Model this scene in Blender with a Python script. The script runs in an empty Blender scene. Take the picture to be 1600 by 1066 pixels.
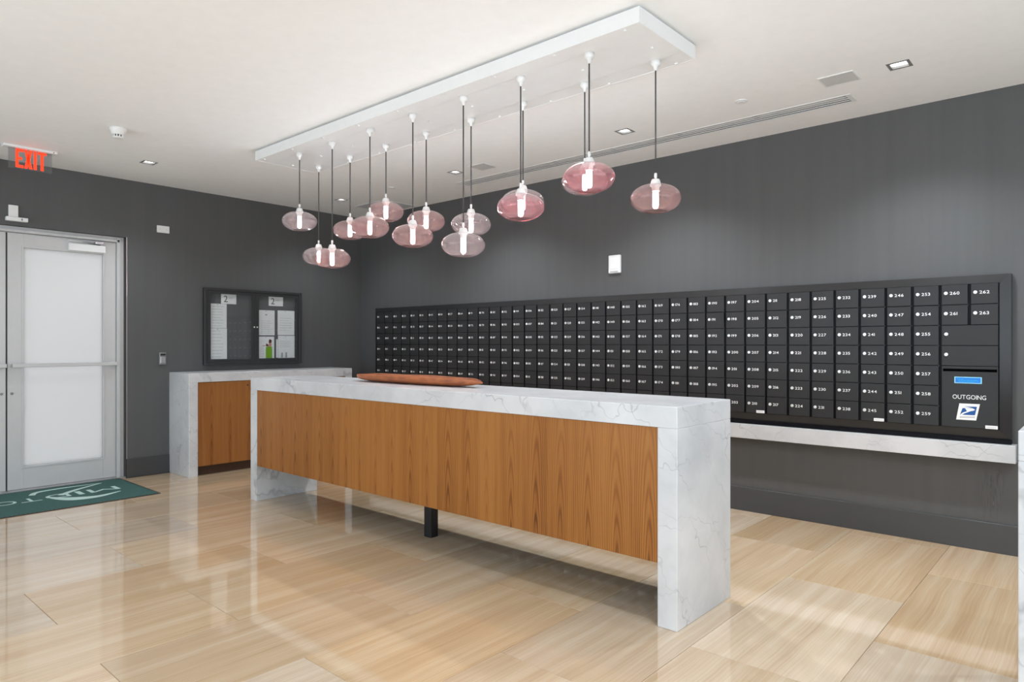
import bpy, bmesh, math, random
from mathutils import Vector, Matrix
random.seed(7)
scene = bpy.context.scene
C = scene.collection
PI = math.pi
H = 3.03                      # ceiling height
RX, RY = 10.6, -8.6           # room extents beyond the picture

# ------------------------------------------------------------------ camera
cam_d = bpy.data.cameras.new('camera')
cam = bpy.data.objects.new('camera', cam_d); C.objects.link(cam)
cam.location = (7.4939, -5.4075, 1.37)
cam.rotation_euler = (PI/2, 0, math.radians(41.605))
cam_d.sensor_width = 36.0
cam_d.lens = 36.0*1057.69/1600.0
cam_d.shift_y = 3.26/1600.0
cam_d.clip_start = 0.05
scene.camera = cam

# ------------------------------------------------------------------ world, added daylight, exposure
w = bpy.data.worlds.new('sky'); scene.world = w; w.use_nodes = True
bg = w.node_tree.nodes['Background']
bg.inputs[0].default_value = (0.96, 0.98, 1.0, 1); bg.inputs[1].default_value = 1.35

def area(name, loc, rot, sx, sy, watts, col=(1, 1, 1)):
    d = bpy.data.lights.new(name, 'AREA'); d.shape = 'RECTANGLE'; d.size = sx; d.size_y = sy
    d.energy = watts; d.color = col
    o = bpy.data.objects.new(name, d); C.objects.link(o); o.location = loc; o.rotation_euler = rot
    return o
# added fill lights, tilted up at the ceiling, as daylight from unseen glazing
area('daylight_rear', (5.3, RY+0.12, 1.5), (PI/2+math.radians(24), 0, 0), 9.0, 2.6, 215, (0.72, 0.88, 1.0))
area('daylight_side', (RX-0.12, -4.6, 1.5), (PI/2+math.radians(24), 0, PI/2), 6.4, 2.6, 160, (0.72, 0.88, 1.0))

vs = scene.view_settings
vs.view_transform = 'Standard'; vs.look = 'None'; vs.gamma = 1.0; vs.use_curve_mapping = False
vs.exposure = 0.22
scene.cycles.use_denoising = True
scene.cycles.max_bounces = 10
scene.cycles.diffuse_bounces = 6
scene.cycles.glossy_bounces = 5
scene.cycles.transparent_max_bounces = 16
scene.cycles.sample_clamp_indirect = 6.0
scene.cycles.caustics_reflective = False
scene.cycles.caustics_refractive = False

# ------------------------------------------------------------------ materials
def srgb(r, g, b):
    f = lambda c: (c/255/12.92) if c/255 <= 0.04045 else ((c/255+0.055)/1.055)**2.4
    return (f(r), f(g), f(b), 1)

class NT:
    """tiny node-tree helper"""
    def __init__(s, name):
        s.m = bpy.data.materials.new(name); s.m.use_nodes = True
        s.t = s.m.node_tree; s.n = s.t.nodes; s.l = s.t.links
        s.bsdf = s.n['Principled BSDF']; s.out = s.n['Material Output']
    def add(s, typ, **kw):
        n = s.n.new(typ)
        for k, v in kw.items(): setattr(n, k, v)
        return n
    def put(s, sock, v):
        if isinstance(v, bpy.types.NodeSocket): s.l.new(v, sock)
        elif v is not None: sock.default_value = v
    def math(s, op, a, b=None, c=None, clamp=False):
        n = s.add('ShaderNodeMath', operation=op); n.use_clamp = clamp
        for i, v in enumerate((a, b, c)):
            if v is not None: s.put(n.inputs[i], v)
        return n.outputs[0]
    def vmath(s, op, a, b=None):
        n = s.add('ShaderNodeVectorMath', operation=op)
        s.put(n.inputs[0], a)
        if b is not None: s.put(n.inputs[1], b)
        return n.outputs[0]
    def obj(s): return s.add('ShaderNodeTexCoord').outputs['Object']
    def rand(s): return s.add('ShaderNodeObjectInfo').outputs['Random']
    def mapping(s, v, scale=(1, 1, 1), rot=(0, 0, 0), loc=(0, 0, 0)):
        n = s.add('ShaderNodeMapping'); s.put(n.inputs[0], v)
        n.inputs['Scale'].default_value = scale; n.inputs['Rotation'].default_value = rot; n.inputs['Location'].default_value = loc
        return n.outputs[0]
    def noise(s, v, scale=5, detail=3, rough=0.5, dist=0.0, out='Fac'):
        n = s.add('ShaderNodeTexNoise'); s.put(n.inputs['Vector'], v)
        n.inputs['Scale'].default_value = scale; n.inputs['Detail'].default_value = detail
        n.inputs['Roughness'].default_value = rough; n.inputs['Distortion'].default_value = dist
        return n.outputs[out]
    def ramp(s, f, stops, interp='LINEAR'):
        n = s.add('ShaderNodeValToRGB'); s.put(n.inputs[0], f); cr = n.color_ramp; cr.interpolation = interp
        while len(cr.elements) < len(stops): cr.elements.new(0.5)
        for e, (p, c) in zip(cr.elements, stops): e.position = p; e.color = c if len(c) == 4 else (*c, 1)
        return n.outputs[0]
    def mix(s, f, a, b, blend='MIX'):
        n = s.add('ShaderNodeMix', data_type='RGBA', blend_type=blend)
        s.put(n.inputs[0], f); s.put(n.inputs[6], a); s.put(n.inputs[7], b)
        return n.outputs[2]
    def bump(s, h, strength=0.2, dist=0.01):
        n = s.add('ShaderNodeBump'); n.inputs['Strength'].default_value = strength; n.inputs['Distance'].default_value = dist
        s.put(n.inputs['Height'], h); s.l.new(n.outputs[0], s.bsdf.inputs['Normal'])
    def set(s, **kw):
        for k, v in kw.items(): s.put(s.bsdf.inputs[k.replace('_', ' ')], v)
        return s
    def grey(s, v):
        return s.ramp(v, [(0, (0, 0, 0, 1)), (1, (1, 1, 1, 1))])

def plain(name, col, rough=0.5, metal=0.0, spec=0.5, emit=None, estr=0.0, speckle=0.0):
    m = NT(name)
    c = col if len(col) == 4 else (*col, 1)
    # slight procedural tone variation keeps flat paint from looking computed
    n = m.noise(m.obj(), 14, 2)
    lo = tuple(x*(1-0.012-speckle) for x in c[:3])+(1,); hi = tuple(min(1, x*(1+0.012+speckle)) for x in c[:3])+(1,)
    m.set(Base_Color=m.ramp(n, [(0.3, lo), (0.7, hi)]), Roughness=rough, Metallic=metal)
    m.bsdf.inputs['Specular IOR Level'].default_value = spec
    if emit: m.set(Emission_Color=(*emit[:3], 1), Emission_Strength=estr)
    return m.m

M = {}
def mat_wall(name, a, b, scuff=False):
    m = NT(name); o = m.obj()
    n1 = m.noise(m.mapping(o, (14, 14, 0.5)), 1, 3)             # faint vertical nap of the wallcovering
    n2 = m.noise(o, 220, 2)
    f = m.math('ADD', m.math('MULTIPLY', n1, 0.5), m.math('MULTIPLY', n2, 0.5))
    c = m.ramp(f, [(0.35, a), (0.65, b)])
    if scuff:                                # a rubbed, scratched patch low on the wall
        sep = m.add('ShaderNodeSeparateXYZ'); m.put(sep.inputs[0], o)
        def band(v, mid, half): return m.math('SUBTRACT', 1.0, m.math('DIVIDE', m.math('ABSOLUTE', m.math('SUBTRACT', v, mid)), half), clamp=True)
        xs_ = m.math('SUBTRACT', sep.outputs[0], m.math('MULTIPLY', m.math('SUBTRACT', sep.outputs[2], 0.4), 0.10))
        zone = m.math('MULTIPLY', band(xs_, 6.90, 0.085), band(sep.outputs[2], 0.42, 0.26))
        ln = m.noise(m.mapping(o, (90, 1, 7)), 1.0, 3, 0.6)
        c = m.mix(m.math('MULTIPLY', m.math('MULTIPLY', zone, 1.6, clamp=True), m.math('MULTIPLY', m.math('SUBTRACT', ln, 0.48, clamp=True), 6.0, clamp=True)), c, (0.045, 0.045, 0.046, 1))
        c = m.mix(m.math('MULTIPLY', m.math('MULTIPLY', zone, 2.0, clamp=True), m.math('MULTIPLY', m.math('SUBTRACT', ln, 0.62, clamp=True), 8.0, clamp=True)), c, (0.22, 0.22, 0.22, 1))
    m.set(Base_Color=c, Roughness=0.62)
    m.bump(n2, 0.12, 0.002); return m.m
M['wall'] = mat_wall('charcoal_wallcovering', (0.079, 0.079, 0.080, 1), (0.091, 0.091, 0.092, 1), True)
M['white_wall'] = plain('white_wall_paint', (0.80, 0.79, 0.77), 0.7)
M['ceiling'] = plain('white_ceiling_paint', (0.93, 0.93, 0.93), 0.8)
M['white_metal'] = plain('white_enamel', (0.82, 0.82, 0.82), 0.4)
M['white_plastic'] = plain('white_plastic', (0.80, 0.80, 0.79), 0.35)
M['baseboard'] = plain('charcoal_skirting', (0.050, 0.050, 0.052), 0.4)
M['alu'] = plain('silver_door_paint', (0.56, 0.56, 0.56), 0.45, 0.15)
M['alu_dark'] = plain('shadow_gasket', (0.06, 0.06, 0.06), 0.6)
M['brown_jamb'] = plain('dark_brown_jamb', (0.035, 0.028, 0.024), 0.5)
M['steel'] = plain('brushed_steel', (0.62, 0.62, 0.63), 0.3, 0.9)
M['black'] = plain('black_enamel', (0.008, 0.008, 0.009), 0.45)
M['slot_grey'] = plain('grey_deflector', (0.42, 0.42, 0.42), 0.6)
M['trim_grey'] = plain('grey_lamp_trim', (0.22, 0.22, 0.22), 0.4)
M['speaker_grey'] = plain('perforated_white_grille', (0.62, 0.62, 0.62), 0.7)
M['grout'] = plain('tan_grout', (0.33, 0.24, 0.16), 0.8)
M['mail_door'] = plain('dark_bronze_mail_door', (0.027, 0.027, 0.028), 0.45, 0.0, 0.30)
M['mail_body'] = plain('black_mail_frame', (0.003, 0.003, 0.005), 0.5, 0.0, 0.15)
M['void'] = plain('black_opening', (0.001, 0.001, 0.001), 0.95, 0.0, 0.02)
M['mail_trim'] = plain('dark_mail_surround', (0.036, 0.036, 0.037), 0.27, 0.4)
M['toe'] = plain('dark_brown_kickboard', (0.055, 0.025, 0.012), 0.5)
M['lock'] = plain('bright_lock_metal', (0.80, 0.80, 0.80), 0.35, 0.4)
M['number'] = plain('white_number_paint', (0.85, 0.85, 0.85), 0.6)
M['paper'] = plain('white_paper', (0.88, 0.88, 0.88), 0.8)
M['print_grey'] = plain('grey_print', (0.42, 0.42, 0.43), 0.8)
M['print_dark'] = plain('dark_print', (0.05, 0.05, 0.05), 0.8)
M['print_green'] = plain('green_print', srgb(125, 175, 30), 0.8)
M['print_brown'] = plain('brown_print', srgb(90, 45, 35), 0.8)
M['print_skin'] = plain('pink_print', srgb(200, 150, 130), 0.8)
M['print_red'] = plain('red_print', srgb(190, 95, 75), 0.8)
M['usps_blue'] = plain('deep_blue_print', srgb(0, 80, 150), 0.5)
M['sticker_blue'] = plain('bright_blue_sticker', srgb(0, 120, 215), 0.4)
M['sticker_light'] = plain('light_blue_sticker', srgb(150, 215, 245), 0.4)
M['sticker_cyan'] = plain('cyan_print', srgb(20, 170, 225), 0.5)
M['sticker_white'] = plain('white_sticker', (0.86, 0.86, 0.86), 0.45)
M['board_felt'] = plain('grey_felt', (0.115, 0.115, 0.118), 0.9)
M['board_frame'] = plain('dark_bronze_frame', (0.040, 0.040, 0.041), 0.4, 0.3)
M['mat_letter'] = plain('pale_carpet_letters', srgb(190, 215, 208), 0.95)
M['cord'] = plain('dark_grey_cord', (0.055, 0.055, 0.055), 0.6)
M['exit_red'] = plain('red_exit_letters', srgb(255, 60, 25), 0.5, emit=srgb(255, 62, 22), estr=0.75)
M['lens'] = plain('lamp_lens', (0.9, 0.9, 0.9), 0.5, emit=(1, 0.98, 0.94), estr=3.0)
M['bulb'] = plain('glowing_bulb', (1, 0.95, 0.9), 0.4, emit=(0.90, 0.95, 1.0), estr=135.0)

def mat_marble():
    m = NT('statuario_marble'); o = m.obj()
    warp = m.vmath('SCALE', m.vmath('SUBTRACT', m.noise(o, 1.6, 4, 0.6, out='Color'), (0.5, 0.5, 0.5)))
    warp.node.inputs['Scale'].default_value = 0.30
    q = m.mapping(m.vmath('ADD', o, warp), (1, 1, 1), (0.5, 0.65, 0.4))
    sep = m.add('ShaderNodeSeparateXYZ'); m.put(sep.inputs[0], o)
    def bands(nx, ny, nz, freq, amp, nscale, width, shift):
        # long, nearly parallel diagonal veins: warped planes through the block
        t = m.math('ADD', m.math('ADD', m.math('MULTIPLY', sep.outputs[0], nx), m.math('MULTIPLY', sep.outputs[1], ny)), m.math('MULTIPLY', sep.outputs[2], nz))
        w_ = m.math('MULTIPLY', m.math('SUBTRACT', m.noise(m.mapping(o, loc=(shift, shift, 0)), nscale, 4, 0.6), 0.5), amp)
        v = m.math('ABSOLUTE', m.math('SINE', m.math('ADD', m.math('MULTIPLY', t, freq), m.math('ADD', w_, shift))))
        return m.math('SUBTRACT', 1.0, m.math('DIVIDE', v, width), clamp=True)
    fine = m.math('ADD', bands(0.55, 0.60, 0.80, 11.0, 9.0, 1.6, 0.05, 0.7), bands(-0.35, 0.75, 0.65, 17.0, 10.0, 1.9, 0.06, 3.1))
    fine = m.math('MULTIPLY', fine, m.math('MULTIPLY', m.math('SUBTRACT', m.noise(o, 3.1, 2), 0.36, clamp=True), 3.2, clamp=True))
    bold = m.math('MULTIPLY', bands(0.70, 0.45, 0.55, 3.6, 5.0, 1.5, 0.13, 1.9),
                  m.math('MULTIPLY', m.math('SUBTRACT', m.noise(o, 1.5, 3), 0.43, clamp=True), 8.0, clamp=True))
    cloud = m.noise(q, 2.2, 5, 0.6)
    base = m.ramp(cloud, [(0.30, (0.50, 0.51, 0.53, 1)), (0.62, (0.655, 0.655, 0.67, 1))])
    c = m.mix(m.math('MULTIPLY', fine, 1.0, clamp=True), base, (0.36, 0.36, 0.38, 1))
    c = m.mix(m.math('MULTIPLY', bold, 0.8, clamp=True), c, (0.33, 0.33, 0.34, 1))
    m.set(Base_Color=c, Roughness=0.28)
    return m.m
M['marble'] = mat_marble()

def mat_veneer(name, axis, leaf, dark, mid, light):
    """slip-matched crown-cut veneer: a row of leaves, each with pointed arches"""
    m = NT(name); o = m.obj()
    sep = m.add('ShaderNodeSeparateXYZ'); m.put(sep.inputs[0], o)
    x = sep.outputs[axis]; z = sep.outputs[2]
    t = m.math('DIVIDE', x, leaf)
    idx = m.math('FLOOR', t)
    wn = m.add('ShaderNodeTexWhiteNoise', noise_dimensions='1D'); m.put(wn.inputs['W'], idx)
    r = wn.outputs['Value']
    cmb = m.add('ShaderNodeCombineXYZ'); m.put(cmb.inputs[0], x); m.put(cmb.inputs[2], z); m.put(cmb.inputs[1], m.math('MULTIPLY', r, 1.2))
    p = cmb.outputs[0]
    wob = m.math('SUBTRACT', m.noise(m.mapping(p, (3, 3, 0.9)), 2.0, 2), 0.5)
    u = m.math('MULTIPLY', m.math('SUBTRACT', m.math('FRACT', t), m.math('ADD', 0.42, m.math('MULTIPLY', r, 0.16))), leaf)
    u = m.math('ADD', u, m.math('MULTIPLY', wob, 0.022))
    d = m.math('SQRT', m.math('ADD', m.math('MULTIPLY', u, u), 0.00002))
    zz = m.math('MULTIPLY', m.math('ADD', m.math('SUBTRACT', z, 0.16), m.math('MULTIPLY', r, 0.12)), 0.060)
    phase = m.math('SQRT', m.math('ADD', m.math('MULTIPLY', u, u), m.math('MULTIPLY', zz, zz)))
    phase = m.math('ADD', phase, m.math('MULTIPLY', wob, 0.012))
    ring = m.math('SINE', m.math('MULTIPLY', phase, 2*PI/0.0105))
    ring = m.math('POWER', m.math('MULTIPLY', m.math('ADD', ring, 1.0), 0.5), 2.2)
    heart = m.math('MULTIPLY', m.math('SUBTRACT', 0.026, d), 30.0, clamp=True)
    low = m.math('SUBTRACT', 1.0, m.math('MULTIPLY', m.math('SUBTRACT', z, 0.30), 1.6), clamp=True)
    heart = m.math('MULTIPLY', heart, low)
    ring = m.math('MULTIPLY', ring, m.math('MULTIPLY', m.math('ADD', 0.5, m.math('MULTIPLY', r, 0.7)), m.math('ADD', 0.5, m.math('MULTIPLY', low, 0.6))))
    fibre = m.noise(m.mapping(p, (150, 150, 3.0)), 1.0, 4, 0.6)
    streak = m.noise(m.mapping(p, (26, 26, 0.8)), 1.0, 2)
    f = m.math('ADD', m.math('MULTIPLY', ring, 0.30), m.math('MULTIPLY', fibre, 0.34))
    f = m.math('ADD', f, m.math('MULTIPLY', streak, 0.42))
    f = m.math('ADD', f, m.math('MULTIPLY', heart, 0.26))
    f = m.math('ADD', f, m.math('MULTIPLY', m.math('SUBTRACT', r, 0.5), 0.10))
    m.set(Base_Color=m.ramp(f, [(0.32, light), (0.60, mid), (0.95, dark)]), Roughness=0.42)
    m.bsdf.inputs['Specular IOR Level'].default_value = 0.3
    return m.m
V_D, V_M, V_L = (0.100, 0.032, 0.006, 1), (0.250, 0.088, 0.016, 1), (0.355, 0.145, 0.034, 1)
M['veneer'] = mat_veneer('teak_veneer', 0, 0.18, V_D, V_M, V_L)
M['veneer_y'] = mat_veneer('teak_cabinet_veneer', 1, 0.21, (0.09, 0.028, 0.008, 1), (0.235, 0.080, 0.018, 1), (0.33, 0.135, 0.036, 1))

def mat_tile():
    m = NT('vein_cut_travertine'); o = m.obj(); r = m.rand()
    off = m.add('ShaderNodeCombineXYZ'); m.put(off.inputs[0], m.math('MULTIPLY', r, 37.0)); m.put(off.inputs[1], m.math('MULTIPLY', r, 91.0))
    q = m.vmath('ADD', o, off.outputs[0])
    wob = m.vmath('SCALE', m.vmath('SUBTRACT', m.noise(q, 1.3, 2, out='Color'), (0.5, 0.5, 0.5))); wob.node.inputs['Scale'].default_value = 0.05
    q = m.vmath('ADD', q, wob)
    band = m.noise(m.mapping(q, (11, 0.45, 1)), 1.0, 3, 0.55)
    fine = m.noise(m.mapping(q, (110, 1.2, 1)), 1.0, 3, 0.6)
    f = m.math('ADD', m.math('MULTIPLY', band, 0.58), m.math('MULTIPLY', fine, 0.42))
    c = m.ramp(f, [(0.28, (0.465, 0.310, 0.178, 1)), (0.48, (0.575, 0.418, 0.270, 1)), (0.68, (0.660, 0.530, 0.385, 1))])
    hsv = m.add('ShaderNodeHueSaturation')
    m.put(hsv.inputs['Color'], c)
    m.put(hsv.inputs['Saturation'], m.math('ADD', 0.80, m.math('MULTIPLY', r, 0.30)))
    r2 = m.math('FRACT', m.math('MULTIPLY', r, 17.3))
    m.put(hsv.inputs['Value'], m.math('ADD', 0.90, m.math('MULTIPLY', r2, 0.20)))
    m.set(Base_Color=hsv.outputs[0], Roughness=0.055)
    m.bsdf.inputs['Specular IOR Level'].default_value = 0.62
    m.set(Coat_Weight=0.35, Coat_Roughness=0.05)
    return m.m
M['tile'] = mat_tile()

def mat_doormat():
    m = NT('green_ribbed_carpet'); o = m.obj()
    wv = m.add('ShaderNodeTexWave'); m.put(wv.inputs['Vector'], m.mapping(o, (1, 1, 1), (0, 0, 0.5)))
    wv.inputs['Scale'].default_value = 22; wv.inputs['Distortion'].default_value = 1.0
    n = m.noise(o, 160, 2)
    f = m.math('ADD', m.math('MULTIPLY', wv.outputs['Fac'], 0.5), m.math('MULTIPLY', n, 0.5))
    m.set(Base_Color=m.ramp(f, [(0.25, srgb(28, 62, 60)), (0.75, srgb(70, 112, 106))]), Roughness=0.95)
    m.bump(f, 0.5, 0.004); return m.m
M['doormat'] = mat_doormat()

def mat_tray():
    m = NT('carved_reddish_wood'); o = m.obj()
    n = m.noise(m.mapping(o, (2.2, 30, 30)), 1.0, 4, 0.6, 0.4); k = m.noise(o, 18, 2)
    f = m.math('ADD', m.math('MULTIPLY', n, 0.7), m.math('MULTIPLY', k, 0.3))
    m.set(Base_Color=m.ramp(f, [(0.3, srgb(120, 62, 34)), (0.7, srgb(190, 112, 66))]), Roughness=0.45)
    m.bump(k, 0.25, 0.004); return m.m
M['tray'] = mat_tray()

def mat_frosted():
    m = NT('frosted_glass')
    n = m.n; n.remove(m.bsdf)
    tr = m.add('ShaderNodeBsdfTranslucent'); tr.inputs[0].default_value = (0.90, 0.90, 0.90, 1)
    df = m.add('ShaderNodeBsdfDiffuse'); df.inputs[0].default_value = (0.75, 0.75, 0.75, 1)
    gl = m.add('ShaderNodeBsdfGlossy'); gl.inputs['Roughness'].default_value = 0.25
    a = m.add('ShaderNodeMixShader'); a.inputs[0].default_value = 0.35
    m.l.new(tr.outputs[0], a.inputs[1]); m.l.new(df.outputs[0], a.inputs[2])
    fr = m.add('ShaderNodeFresnel'); fr.inputs[0].default_value = 1.45
    b = m.add('ShaderNodeMixShader'); m.l.new(m.math('MULTIPLY', fr.outputs[0], 0.5), b.inputs[0])
    m.l.new(a.outputs[0], b.inputs[1]); m.l.new(gl.outputs[0], b.inputs[2])
    m.l.new(b.outputs[0], m.out.inputs[0]); return m.m
M['frosted'] = mat_frosted()

def mat_thin_glass(name, tint, ior=1.5, haze=0.0, haze_col=(1, 1, 1), rough=0.01):
    """thin-walled glass: tinted see-through, Fresnel reflection, optional haze"""
    m = NT(name); m.n.remove(m.bsdf)
    tp = m.add('ShaderNodeBsdfTransparent'); m.put(tp.inputs[0], tint)
    gl = m.add('ShaderNodeBsdfGlossy'); gl.inputs['Roughness'].default_value = rough
    fr = m.add('ShaderNodeFresnel')            # a thin wall reflects alike from both of its sides
    bf = m.add('ShaderNodeNewGeometry').outputs['Backfacing']
    m.put(fr.inputs[0], m.math('ADD', ior, m.math('MULTIPLY', bf, 1/ior-ior)))
    base = tp.outputs[0]
    if haze:
        tl = m.add('ShaderNodeBsdfTranslucent'); m.put(tl.inputs[0], haze_col)
        df = m.add('ShaderNodeBsdfDiffuse'); m.put(df.inputs[0], haze_col)
        mm = m.add('ShaderNodeMixShader'); mm.inputs[0].default_value = 0.25
        m.l.new(tl.outputs[0], mm.inputs[1]); m.l.new(df.outputs[0], mm.inputs[2])
        a = m.add('ShaderNodeMixShader'); m.put(a.inputs[0], haze)
        m.l.new(base, a.inputs[1]); m.l.new(mm.outputs[0], a.inputs[2]); base = a.outputs[0]
    b = m.add('ShaderNodeMixShader'); m.l.new(fr.outputs[0], b.inputs[0])
    m.l.new(base, b.inputs[1]); m.l.new(gl.outputs[0], b.inputs[2])
    m.l.new(b.outputs[0], m.out.inputs[0]); return m
M['clear_glass'] = mat_thin_glass('clear_glass', (0.94, 0.95, 0.95, 1)).m
M['acrylic'] = mat_thin_glass('clear_acrylic', (0.80, 0.82, 0.83, 1), haze=0.10, haze_col=(0.8, 0.8, 0.8, 1)).m

def mat_smoke(name, deep):
    m = mat_thin_glass(name, None, 1.5, haze=0.085, haze_col=(min(1, deep[0]*1.25), min(1, deep[1]*1.25), min(1, deep[2]*1.25), 1))
    tp = [n for n in m.n if n.type == 'BSDF_TRANSPARENT'][0]
    sep = m.add('ShaderNodeSeparateXYZ'); m.put(sep.inputs[0], m.obj())
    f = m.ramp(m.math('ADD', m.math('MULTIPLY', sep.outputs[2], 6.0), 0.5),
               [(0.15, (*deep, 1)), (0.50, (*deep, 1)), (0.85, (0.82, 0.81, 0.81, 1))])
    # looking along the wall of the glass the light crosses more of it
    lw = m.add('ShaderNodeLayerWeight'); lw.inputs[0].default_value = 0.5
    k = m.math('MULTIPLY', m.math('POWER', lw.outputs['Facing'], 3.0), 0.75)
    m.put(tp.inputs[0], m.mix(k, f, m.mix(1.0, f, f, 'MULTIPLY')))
    return m.m
SMOKE = {'rose': mat_smoke('rose_smoked_glass', (0.50, 0.32, 0.30)),
         'plum': mat_smoke('plum_smoked_glass', (0.55, 0.29, 0.30)),
         'grey': mat_smoke('grey_smoked_glass', (0.50, 0.40, 0.39))}

# ------------------------------------------------------------------ mesh helpers
class MB:
    def __init__(s): s.v = []; s.f = []; s.smooth = []
    def face(s, idx, sm=False): s.f.append(tuple(idx)); s.smooth.append(sm)
    def box(s, x0, x1, y0, y1, z0, z1):
        x0, x1 = sorted((x0, x1)); y0, y1 = sorted((y0, y1)); z0, z1 = sorted((z0, z1))
        b = len(s.v)
        s.v += [(x0,y0,z0),(x1,y0,z0),(x1,y1,z0),(x0,y1,z0),(x0,y0,z1),(x1,y0,z1),(x1,y1,z1),(x0,y1,z1)]
        for q in ((3,2,1,0),(4,5,6,7),(0,1,5,4),(1,2,6,5),(2,3,7,6),(3,0,4,7)): s.face([b+i for i in q])
        return s
    def quad(s, *pts):
        b = len(s.v); s.v += [tuple(p) for p in pts]; s.face(range(b, b+len(pts))); return s
    def prism(s, pts, d):
        """closed solid: polygon pts pushed along vector d"""
        n = len(pts); b = len(s.v); d = Vector(d)
        s.v += [tuple(p) for p in pts] + [tuple(Vector(p)+d) for p in pts]
        s.face([b+i for i in reversed(range(n))]); s.face([b+n+i for i in range(n)])
        for i in range(n): j = (i+1) % n; s.face([b+i, b+j, b+n+j, b+n+i])
        return s
    def lathe(s, prof, c=(0, 0, 0), seg=24, cap=True, sm=True, axis='z'):
        b = len(s.v); n = len(prof)
        for r, h in prof:
            for k in range(seg):
                a = 2*PI*k/seg; p = (r*math.cos(a), r*math.sin(a), h)
                if axis == 'y': p = (p[0], -p[2], p[1])
                if axis == 'x': p = (p[2], p[0], p[1])
                s.v.append((c[0]+p[0], c[1]+p[1], c[2]+p[2]))
        for i in range(n-1):
            for k in range(seg):
                j = (k+1) % seg
                s.face([b+i*seg+k, b+i*seg+j, b+(i+1)*seg+j, b+(i+1)*seg+k], sm)
        if cap:
            s.face([b+k for k in reversed(range(seg))]); s.face([b+(n-1)*seg+k for k in range(seg)])
        return s
    def tube(s, a, b_, r, seg=8):
        a = Vector(a); b_ = Vector(b_); d = (b_-a).normalized()
        u = d.orthogonal().normalized(); w = d.cross(u); o = len(s.v)
        for p in (a, b_):
            for k in range(seg):
                t = 2*PI*k/seg; s.v.append(tuple(p+r*(math.cos(t)*u+math.sin(t)*w)))
        for k in range(seg):
            j = (k+1) % seg; s.face([o+k, o+j, o+seg+j, o+seg+k], True)
        s.face([o+k for k in reversed(range(seg))]); s.face([o+seg+k for k in range(seg)])
        return s
    def raw(s, verts, faces, fn):
        b = len(s.v); s.v += [fn(p) for p in verts]
        for f in faces: s.face([b+i for i in f])
        return s
    def mesh(s, name, mat, bevel=0.0, off=(0, 0, 0)):
        me = bpy.data.meshes.new(name)
        me.from_pydata([(p[0]-off[0], p[1]-off[1], p[2]-off[2]) for p in s.v], [], s.f)
        me.polygons.foreach_set('use_smooth', s.smooth)
        if bevel:
            bm = bmesh.new(); bm.from_mesh(me)
            bmesh.ops.bevel(bm, geom=bm.edges[:], offset=bevel, segments=1, affect='EDGES', clamp_overlap=True)
            bm.to_mesh(me); bm.free()
        me.update(); me.materials.append(M[mat] if isinstance(mat, str) else mat)
        return me
    def build(s, name, mat, parent=None, bevel=0.0):
        me = s.mesh(name, mat, bevel, worldloc(parent))
        o = bpy.data.objects.new(name, me); C.objects.link(o); o.parent = parent
        return o

def worldloc(o):
    v = Vector((0, 0, 0))
    while o is not None: v += o.location; o = o.parent
    return v
def box(name, mat, dims, parent=None, bevel=0.0):
    return MB().box(*dims).build(name, mat, parent, bevel)
def tag(o, label, cat, group=None):
    o['label'] = label; o['category'] = cat
    if group: o['group'] = group
    return o
def thing(name, label, cat, loc, group=None):
    o = bpy.data.objects.new(name, None); C.objects.link(o); o.location = loc; o.empty_display_size = 0.1
    return tag(o, label, cat, group)
def struct(o): o['kind'] = 'structure'; return o
def inst(name, me, loc, parent):
    """object sharing mesh data; loc in world"""
    o = bpy.data.objects.new(name, me); C.objects.link(o)
    o.parent = parent; o.location = Vector(loc)-worldloc(parent)
    return o

_gl = {}
def glyph(ch, off=0.0):
    k = (ch, off)
    if k not in _gl:
        cu = bpy.data.curves.new('glyph', 'FONT'); cu.body = ch; cu.size = 1.0; cu.resolution_u = 3; cu.offset = off
        ob = bpy.data.objects.new('glyph', cu); C.objects.link(ob)
        dg = bpy.context.evaluated_depsgraph_get(); dg.update()
        me = ob.evaluated_get(dg).to_mesh()
        vs_ = [tuple(v.co) for v in me.vertices]; fs = [tuple(p.vertices) for p in me.polygons]
        ob.evaluated_get(dg).to_mesh_clear()
        bpy.data.objects.remove(ob); bpy.data.curves.remove(cu)
        xs = [v[0] for v in vs_] or [0, 0.3]
        vs_ = [(v[0]-min(xs), v[1], 0) for v in vs_]
        _gl[k] = (vs_, fs, max(xs)-min(xs))
    return _gl[k]
CAP = 0.69     # cap height of the built-in face at size 1
def text(mb, s, origin, right, up, cap, sx=1.0, gap=0.10, align='L', off=0.0):
    """flat lettering: origin is the baseline start (or centre), cap is the capital height"""
    right = Vector(right); up = Vector(up); k = cap/CAP
    wid = 0; items = []
    for ch in s:
        if ch == ' ': wid += 0.3; continue
        g = glyph(ch, off); items.append((g, wid)); wid += g[2]+gap
    wid -= gap
    st = -wid/2 if align == 'C' else 0
    o = Vector(origin)
    for (vs_, fs, gw), x in items:
        mb.raw(vs_, fs, lambda p, x=x: tuple(o+right*((p[0]+x+st)*k*sx)+up*(p[1]*k)))
    return mb
EX, EY, EZ = (1, 0, 0), (0, 1, 0), (0, 0, 1)

# ------------------------------------------------------------------ the setting
floor = struct(box('floor', 'grout', (-0.2, RX, RY, 0.0, -0.06, -0.004)))
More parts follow.
